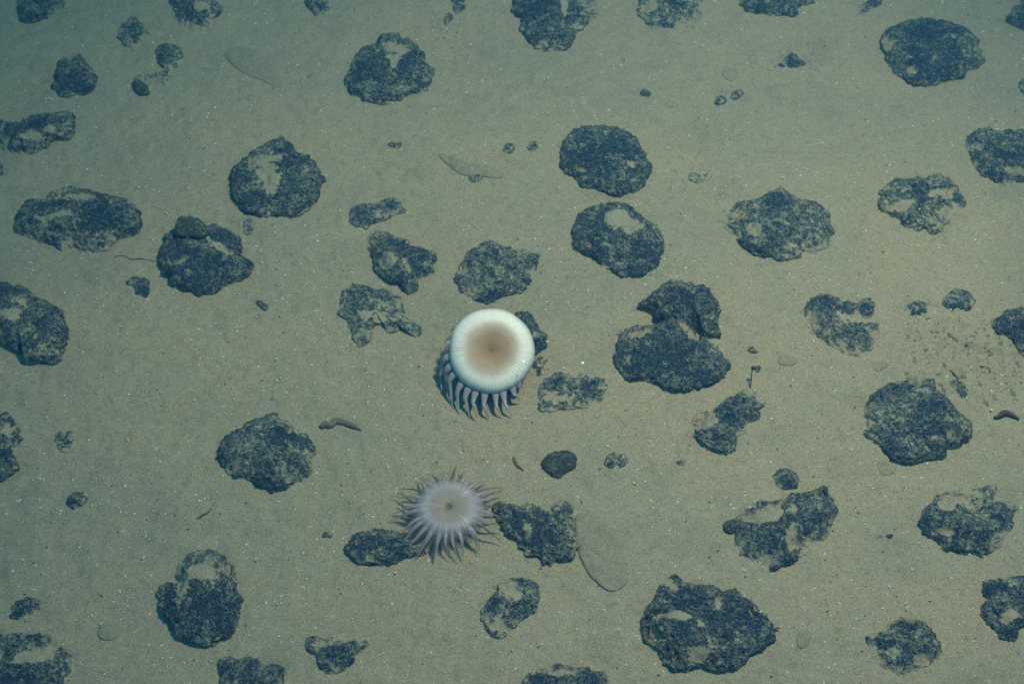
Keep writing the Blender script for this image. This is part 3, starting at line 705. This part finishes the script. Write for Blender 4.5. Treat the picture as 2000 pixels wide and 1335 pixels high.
ground_tube('thread', [(1512, 1228), (1518, 1224), (1524, 1226)], [.0018, .0012, .0006], MAT_THREAD, 'short dark spine poking out at the right tip of the largest nodule', 'thread', .004)
# thin worm tubes over the hooked nodule
TB = [
 ([(1298, 590, .040), (1305, 578, .045), (1318, 576, .047), (1324, 584, .048), (1318, 594, .046), (1308, 596, .044)], 'ring-curled pale worm tube on the hooked nodule'),
 ([(1346, 602, .047), (1345, 612, .045), (1341, 622, .042), (1343, 632, .036)], 'straight pale worm tube down the middle of the hooked nodule'),
 ([(1362, 588, .046), (1368, 598, .043), (1364, 608, .042), (1372, 620, .036), (1370, 634, .028), (1378, 646, .020)], 'wavy pale worm tube along the right side of the hooked nodule'),
 ([(1380, 584, .040), (1390, 594, .032), (1392, 608, .026), (1386, 620, .026)], 'pale worm tube on the right rim of the hooked nodule'),
 ([(1322, 600, .047), (1332, 598, .048), (1338, 606, .046), (1330, 616, .042)], 'short bent pale worm tube below the curled one'),
]
trng = random.Random(8)
for ptsx, lab in TB:
    ptsx = [(a+trng.uniform(-2.5, 2.5), b_+trng.uniform(-2, 2), c_) for a, b_, c_ in ptsx]
    ground_tube('worm_tube', ptsx, [.0005, .0008, .0008, .0007, .0004], MAT_TUBE, lab, 'worm tube', group='pale worm tubes on the hooked nodule')

# ---------------------------------------------------------------- grains (stuff)
def grains(name, n, rmin, rmax, mat, seed, region, zl=0.0006, pix=None):
    rng = np.random.default_rng(seed)
    px = rng.uniform(region[0], region[2], n); py = rng.uniform(region[1], region[3], n)
    pts = np.array([unproj(a, b, 0) for a, b in zip(px, py)])
    z = seabed_z(pts[:, 0], pts[:, 1])
    r = rmin+(rmax-rmin)*rng.random(n)**6
    base = np.array([[1, 0, 0], [0, 1, 0], [-1, 0, 0], [0, -1, 0], [0, 0, 1], [0, 0, -1]], float)
    tri = [(0, 1, 4), (1, 2, 4), (2, 3, 4), (3, 0, 4), (1, 0, 5), (2, 1, 5), (3, 2, 5), (0, 3, 5)]
    V = np.zeros((n*6, 3)); Fc = []
    ang = rng.uniform(0, 6.28, n); st_ = rng.uniform(.6, 1.7, n)
    for i in range(n):
        c, s = math.cos(ang[i]), math.sin(ang[i])
        b = base*np.array([st_[i], 1/st_[i]**.5, .7])*r[i]
        V[i*6:i*6+6, 0] = b[:, 0]*c-b[:, 1]*s+pts[i, 0]
        V[i*6:i*6+6, 1] = b[:, 0]*s+b[:, 1]*c+pts[i, 1]
        V[i*6:i*6+6, 2] = b[:, 2]+z[i]+zl
        Fc += [(a+i*6, b_+i*6, c_+i*6) for a, b_, c_ in tri]
    o = mesh_obj(name, V, Fc, mat, smooth=False)
    return o
MAT_GR = simple_mat('pale_grain', (0.62, 0.72, 0.70), 0.35, (0.8, 0.85, 0.8), 90, 0.6)
MAT_GRD = simple_mat('dark_grain', (0.11, 0.125, 0.10), 0.8)
MAT_CLD = simple_mat('clod_sediment', (0.26, 0.255, 0.20), 0.95, (0.18, 0.185, 0.15), 300)
R_ = (-150, -150, 2150, 1480)
tag(grains('sediment_clods', 420, .0008, .0042, MAT_CLD, 61, (1770, 620, 1995, 790), .0004), 'small crumbs of churned sediment at the right', 'clods', kind='stuff')
tag(grains('dark_flecks', 170, .0007, .0026, MAT_CLD, 62, (1485, 85, 1620, 150), .0003), 'dark flecks round the half-buried nodule at upper right', 'flecks', kind='stuff')
tag(grains('dark_flecks', 110, .0007, .0024, MAT_CLD, 63, (842, 25, 900, 112), .0003), 'dark flecks trailing down from the top edge', 'flecks', kind='stuff')
tag(grains('pale_grains', 15000, .00045, .0017, MAT_GR, 5, R_), 'tiny pale grains sprinkled over the whole seabed', 'grains', kind='stuff')
tag(grains('dark_grains', 3500, .0005, .0018, MAT_GRD, 6, R_, 0.0002), 'tiny dark grains sprinkled over the whole seabed', 'grains', kind='stuff')

MAT_FLK = simple_mat('white_flake', (0.78, 0.86, 0.86), 0.5)
FLK = [(335, 226, 4, 'white speck in the bare sediment at upper left'), (325, 416, 4.5, 'white speck above the nodule with the olive lump'),
       (100, 193, 4, 'white speck just below the compact blue-black nodule'), (540, 700, 4.5, 'white speck left of the three-legged nodule, on bare sediment'),
       (1338, 523, 5.5, 'white speck between the drift-topped and peaked mottled nodules'), (1389, 971, 5, 'white speck left of the big nodule with a black knob'),
       (772, 1117, 5, 'white speck below the dark oval nodule'), (1771, 1186, 5, 'white speck above the round bottom right nodule'),
       (1485, 1194, 5, 'white fleck on the upper right rim of the largest nodule'), (1936, 800, 6, 'bright white fleck beside the arched dark worm'),
       (1530, 346, 4, 'white speck above the peaked mottled nodule'), (1796, 408, 3.5, 'white speck on the ring-shaped nodule'),
       (533, 832, 3, 'white speck on the big even-textured round nodule'), (1222, 945, 3, 'white speck below the dusty little nodule'),
       (436, 1205, 0, '')]
for i, (a, b, r, lab) in enumerate(FLK):
    if not r: continue
    zz = .004
    if i == 8: zz = .022
    if i == 11: zz = .022
    if i == 12: zz = .028
    w = unproj(a, b, zz); s = r*0.5*pxsize(a, b)
    rng = np.random.default_rng(i+70)
    Vv = []; Ff = []
    nu, nv_ = 9, 6
    for u in range(nv_+1):
        for v in range(nu):
            th = math.pi*u/nv_; ph = 2*math.pi*v/nu
            Vv.append([s*math.sin(th)*math.cos(ph), s*math.sin(th)*math.sin(ph)*.8, s*.7*math.cos(th)])
    Vv = np.array(Vv); Vv *= (1+0.25*vnoise(Vv/s*1.4+i*5, i)[:, None])
    for u in range(nv_):
        for v in range(nu):
            Ff.append((u*nu+v, (u+1)*nu+v, (u+1)*nu+(v+1) % nu, u*nu+(v+1) % nu))
    o = mesh_obj('flake', Vv, Ff, MAT_FLK, None, (w[0], w[1], w[2]))
    tag(o, lab, 'flake', 'bright white flakes on the seabed')

# laser dots
MAT_LAS = simple_mat('laser_light', (0.2, 0.9, 0.5), 0.5, emit=((0.25, 1.0, 0.55), 1.6))
MAT_LAS2 = simple_mat('laser_light_pale', (0.7, 1, 0.95), 0.5, emit=((0.7, 1.0, 0.95), 1.2))
def bead(name, w, s, mat):
    Vv = []; Ff = []
    nu, nv_ = 12, 8
    for u in range(nv_+1):
        for v in range(nu):
            th = math.pi*u/nv_; ph = 2*math.pi*v/nu
            Vv.append([s*math.sin(th)*math.cos(ph), s*math.sin(th)*math.sin(ph), s*.4*math.cos(th)])
    for u in range(nv_):
        for v in range(nu):
            Ff.append((u*nu+v, (u+1)*nu+v, (u+1)*nu+(v+1) % nu, u*nu+(v+1) % nu))
    return mesh_obj(name, np.array(Vv), Ff, mat, None, tuple(w))
w = unproj(1138, 708, .003)
tag(bead('laser_dot', w, .0015, MAT_LAS), 'glowing green laser dot on the sediment right of the white anemone', 'laser dot')

# ---------------------------------------------------------------- anemones
def anem_mat(name, stops, sss=0.25, alpha=None, stria=46, rough=0.45, contrast=0.16, noise_amt=0.2):
    """colour by the 'radial' attribute (0 centre, 1 rim), with fine radial striae."""
    M = NT(name)
    r = M.n('ShaderNodeAttribute', attribute_name='radial').outputs['Fac']
    a = M.n('ShaderNodeAttribute', attribute_name='angle').outputs['Fac']
    g_ = geo_vec(M)
    rn = M.math('ADD', r, M.math('MULTIPLY', M.math('SUBTRACT', M.noise(42, 4, 0.6, g_), 0.5), noise_amt))
    ramp = M.n('ShaderNodeValToRGB')
    e = ramp.color_ramp.elements
    while len(e) < len(stops): e.new(0.5)
    for k, (p, c) in enumerate(stops):
        e[k].position = p; e[k].color = (*c, 1)
    M.l(rn, ramp.inputs['Fac'])
    cmb = M.n('ShaderNodeCombineXYZ')
    M.l(M.math('MULTIPLY', a, float(stria)), cmb.inputs[0]); M.l(M.math('MULTIPLY', r, 2.0), cmb.inputs[1])
    st1 = M.noise(1.0, 3, 0.7, cmb.outputs[0])
    sv = M.ramp(st1, [(0.3, 1-contrast), (0.7, 1+contrast*0.7)])
    c = M.mix(1.0, ramp.outputs['Color'], sv, 'MULTIPLY')
    b = M.n('ShaderNodeBsdfPrincipled')
    M.l(c, b.inputs['Base Color'])
    b.inputs['Roughness'].default_value = rough
    b.inputs['Specular IOR Level'].default_value = 0.3
    b.inputs['Subsurface Weight'].default_value = sss
    b.inputs['Subsurface Radius'].default_value = (0.012, 0.010, 0.010)
    b.inputs['Subsurface Scale'].default_value = 1.0
    bp = M.n('ShaderNodeBump'); bp.inputs['Strength'].default_value = 0.35; bp.inputs['Distance'].default_value = 0.0008
    M.l(st1, bp.inputs['Height']); M.l(bp.outputs[0], b.inputs['Normal'])
    if alpha is not None:
        al = M.ramp(r, alpha)
        M.l(al, b.inputs['Alpha'])
    M.l(b.outputs[0], M.out.inputs[0])
    return M.m

def revolve(profile, nseg, wob=0.0, seed=0, ax=1.0):
    """profile: list of (r, z, radial)."""
    pr = spline(np.array(profile, float), 60, closed=False)
    V = []; Fc = []; rad = []; ang = []
    n = len(pr)
    for k in range(n):
        for j in range(nseg):
            t = 2*math.pi*j/nseg
            w_ = 1+wob*(math.sin(3*t+seed)+0.6*math.sin(5*t+seed*2)+.4*math.sin(9*t+seed*3))*min(1, pr[k, 0]*30)
            V.append([pr[k, 0]*w_*math.cos(t), ax*pr[k, 0]*w_*math.sin(t), pr[k, 1]])
            rad.append(pr[k, 2]); ang.append(abs(math.sin(t*.5))*3+math.cos(t)*2)
    for k in range(n-1):
        for j in range(nseg):
            j2 = (j+1) % nseg
            Fc.append((k*nseg+j, (k+1)*nseg+j, (k+1)*nseg+j2, k*nseg+j2))
    return np.array(V), Fc, rad, ang

def rotx(V, a):
    c, s = math.cos(a), math.sin(a)
    M_ = np.array([[1, 0, 0], [0, c, -s], [0, s, c]])
    return V@M_.T

# white anemone
A1_D = anem_mat('white_disc', [(0.0, (0.30, 0.19, 0.12)), (0.18, (0.38, 0.27, 0.17)), (0.36, (0.45, 0.36, 0.27)), (0.50, (0.60, 0.53, 0.50)),
                               (0.63, (0.84, 0.90, 0.97)), (0.90, (0.80, 0.91, 1.0)), (1.0, (0.60, 0.63, 0.72))], sss=0.5, stria=60, contrast=.14, noise_amt=.10, alpha=[(0.76, 1.0), (0.95, .25)])
A1_T = anem_mat('white_tentacle', [(0.0, (0.46, 0.50, 0.58)), (0.30, (0.27, 0.27, 0.34)), (1.0, (0.30, 0.32, 0.36))], sss=0.15, stria=3, contrast=.05, rough=.3)
A1_V = anem_mat('veil_tentacle', [(0.0, (0.40, 0.42, 0.52)), (1.0, (0.30, 0.30, 0.40))], sss=0.1, stria=3, contrast=.05, alpha=[(0.0, .8), (0.5, .45), (1.0, .15)])
A1_M = simple_mat('mouth_flesh', (0.28, 0.18, 0.11), 0.6)
A1_C = simple_mat('shaded_column_flesh', (0.03, 0.03, 0.035), 0.6)  # near-black: shade under the disc put into the column colour

s1 = pxsize(960, 700)
R1 = 81*s1
ctr = unproj(960, 684, .046)
root = empty('anemone', (ctr[0], ctr[1], 0))
tag(root, 'large white mushroom-shaped anemone with a tan centre and drooping tentacles', 'anemone', 'anemones on the seabed')
zc = .046
TILT = math.radians(30)
prof = [(0.0008, .0085, 0.0), (R1*.10, .0088, .08), (R1*.25, .0096, .22), (R1*.45, .0110, .40), (R1*.64, .0112, .56), (R1*.82, .0094, .70),
        (R1*.94, .0055, .80), (R1*1.0, .0010, .88), (R1*1.0, -.002, .97), (R1*.92, -.005, 1.0), (R1*.6, -.010, 1.0), (R1*.3, -.010, 1.0)]
Vv, Ff, ra, an = revolve(prof, 360, .010, 1)
rj = np.hypot(Vv[:, 0], Vv[:, 1])/R1; tj = np.arctan2(Vv[:, 1], Vv[:, 0])
Vv[:, 2] += .00012*np.sin(tj*72+2*np.sin(tj*5))*sstep(.25, .8, rj)+.0004*fbm(Vv/.016, 3, 5)*sstep(1.1, .6, rj)
Vv = rotx(Vv, TILT)
disc = mesh_obj('oral_disc', Vv, Ff, A1_D, root, (0, 0, zc), True, None, {'radial': ra, 'angle': an})
Vm, Fm, _, _ = revolve([(.0004, .0086, 0), (.0009, .0087, 0), (.0014, .0091, 0), (.0019, .0090, 0), (.0024, .0084, 0)], 24, 0)
Vm = rotx(Vm, TILT)
mo = mesh_obj('mouth', Vm, Fm, A1_M, disc)
cp = [(R1*.50, zc-.022, 0), (R1*.60, .014, 0), (R1*.70, .004, 0), (R1*.78, -.006, 0)]  # foot widened so its painted shade fills the gaps between tentacles
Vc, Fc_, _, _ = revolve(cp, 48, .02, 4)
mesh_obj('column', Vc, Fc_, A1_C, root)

def tentacle(base, mid, bend, tip, radii, mat, parent, flat=.6, n=20, sides=8):
    Vt, Ft = tube([base, mid, bend, tip], radii, sides, n, flat)
    rd = np.repeat(np.linspace(0, 1, n), sides)
    return mesh_obj('tentacle', Vt, Ft, mat, parent, (0, 0, 0), True, None, {'radial': rd, 'angle': np.zeros(len(Vt))})

rng = random.Random(4)
NT1 = 28
for k in range(NT1):
    t = 2*math.pi*(k+.35)/NT1+rng.uniform(-.03, .03)
    e = np.array([math.cos(t), math.sin(t), 0])
    sid = np.array([-math.sin(t), math.cos(t), 0])
    b = rotx(np.array([[math.cos(t)*R1*.86, math.sin(t)*R1*.86, -.005]]), TILT)[0]+[0, 0, zc]
    L = rng.uniform(.90, 1.0)
    front = max(0, -math.sin(t))            # towards the foot of the picture
    left = max(0, -math.cos(t))
    drift = np.array([0.16*R1, -0.50*R1*(0.25+left), 0])
    right = max(0, math.cos(t)-.35)
    mid = e*R1*1.11; mid[2] = max(b[2]-.006, .014)
    bend = e*R1*1.25*L+drift*.20+sid*R1*.01; bend[2] = .015+rng.uniform(-.003, .003)
    tip = e*R1*1.31*L+drift*.70+sid*R1*(.05+rng.uniform(-.04, .04)); tip[2] = .002+rng.uniform(0, .004)
    veil = math.sin(t) > .1
    if veil:                                # far side: blown back, thin and see-through
        far = 1.0 if math.cos(t) < .3 else .8
        mid = e*R1*1.05*far; mid[2] = b[2]-.004
        bend = e*R1*1.16*far; bend[2] = b[2]-.012
        tip = e*R1*1.25*far; tip[2] = b[2]-.024
    if right > 0:
        k_ = min(1, right*2.2)
        mid = mid-e*R1*.24*k_; bend = bend-e*R1*.42*k_; tip = tip-e*R1*.50*k_-drift*k_*.5
    w_ = .0051+.0006*rng.random()
    tentacle(b, mid, bend, tip, [w_*1.05, w_*.95, w_*.60, w_*.38, w_*.22, .0003], A1_V if veil else A1_T, root, .55)
w = unproj(1023, 705, zc+.0165)
tag(bead('laser_dot', w, .0013, MAT_LAS2), 'pale laser dot glowing on the right rim of the white anemone', 'laser dot')

# lilac anemone
A2_D = anem_mat('lilac_disc', [(0.0, (0.20, 0.18, 0.16)), (0.08, (0.25, 0.23, 0.21)), (0.22, (0.31, 0.29, 0.29)), (0.48, (0.33, 0.32, 0.36)), (0.66, (0.42, 0.44, 0.56)),
                               (0.84, (0.39, 0.40, 0.54)), (1.0, (0.27, 0.26, 0.33))], sss=0.2, stria=40, contrast=.38, noise_amt=.14, alpha=[(0.0, .95), (0.60, .85), (0.97, .22)])
A2_T = anem_mat('lilac_tentacle', [(0.0, (0.40, 0.41, 0.52)), (0.4, (0.36, 0.34, 0.42)), (1.0, (0.32, 0.30, 0.32))], sss=0.15, stria=3, contrast=.05, rough=.3,
                alpha=[(0.0, .85), (0.5, .62), (1.0, .40)])
A2_TD = anem_mat('shadow_line_tentacle', [(0.0, (0.16, 0.165, 0.18)), (1.0, (0.075, 0.08, 0.07))], sss=0.1, stria=3, contrast=.05, rough=.4)  # dark colour paints the shadow lines among the rays as tentacles
s2 = pxsize(876, 995)
R2 = 72*s2
z2 = .017
ctr = unproj(877, 996, z2)
root = empty('anemone', (ctr[0], ctr[1], 0))
tag(root, 'smaller flat lilac-grey anemone with thin tentacles spread out like rays', 'anemone', 'anemones on the seabed')
prof = [(.0006, .0052, 0.0), (R2*.06, .0066, .05), (R2*.12, .0082, .12), (R2*.30, .0095, .30), (R2*.50, .0095, .50), (R2*.75, .0080, .74), (R2*.92, .0040, .92),
        (R2*1.0, -.001, 1.0), (R2*.90, -.006, 1.0), (R2*.5, -.006, 1.0)]
Vv, Ff, ra, an = revolve(prof, 120, .012, 2)
disc = mesh_obj('oral_disc', Vv, Ff, A2_D, root, (0, 0, z2), True, None, {'radial': ra, 'angle': an})
Vm, Fm, _, _ = revolve([(.0004, .0045, 0), (.0014, .0050, 0), (.0030, .0074, 0), (.0042, .0084, 0), (.0054, .0078, 0)], 20, 0)
mesh_obj('mouth', Vm, Fm, simple_mat('grey_mouth_flesh', (0.24, 0.22, 0.19), 0.6), disc)
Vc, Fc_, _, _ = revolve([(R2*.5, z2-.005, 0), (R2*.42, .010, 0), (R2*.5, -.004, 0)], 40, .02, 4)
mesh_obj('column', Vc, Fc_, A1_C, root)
NT2 = 31
for k in range(NT2):
    t = 2*math.pi*(k+.2)/NT2+rng.uniform(-.09, .09)
    e = np.array([math.cos(t), math.sin(t), 0])
    sid = np.array([-math.sin(t), math.cos(t), 0])
    L = rng.uniform(1.32, 1.68)+.10*max(0, -math.cos(t))+.10*max(0, math.sin(t))-.06*max(0, -math.sin(t))
    b = e*R2*.66; b[2] = z2+.0068
    mid = e*R2*1.04; mid[2] = z2+.0018+.001*rng.uniform(-1, 1)
    cv = rng.uniform(-.06, .06)
    bend = e*R2*(1.12+L)/2+sid*R2*cv; bend[2] = z2*rng.uniform(.45, .75)
    tip = e*R2*L+sid*R2*cv*2.0+np.array([0, -.05*R2, 0]); tip[2] = .002+rng.uniform(0, .004)
    shadow_line = (math.sin(t) > .3 and k % 3 == 0) or (k % 7 == 0)  # these tentacles stand in for thin shadow lines
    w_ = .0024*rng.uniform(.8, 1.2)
    if shadow_line:
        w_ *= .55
    tentacle(b, mid, bend, tip, [w_*.5, w_*1.15, w_*1.0, w_*.7, w_*.45, .0003], A2_TD if shadow_line else A2_T, root, .55, 18, 7)

# ---------------------------------------------------------------- water
HZ = NT('water_volume')
vol = HZ.n('ShaderNodeVolumePrincipled')
vol.inputs['Color'].default_value = (0.04, 0.27, 0.62, 1)
vol.inputs['Absorption Color'].default_value = (0.0, 0.60, 0.55, 1)
vol.inputs['Density'].default_value = 0.16
HZ.l(vol.outputs[0], HZ.out.inputs['Volume'])
hx, h0, h1 = 16.0, -1.2, 2.6
hv = [(x, y, z) for z in (h0, h1) for y in (-hx, hx) for x in (-hx, hx)]
hz = mesh_obj('haze', np.array(hv, float), [(0, 2, 3, 1), (4, 5, 7, 6), (0, 1, 5, 4), (2, 6, 7, 3), (0, 4, 6, 2), (1, 3, 7, 5)], HZ.m, smooth=False)
tag(hz, 'thin blue-green haze of deep sea water over the whole seabed', 'haze', kind='stuff')
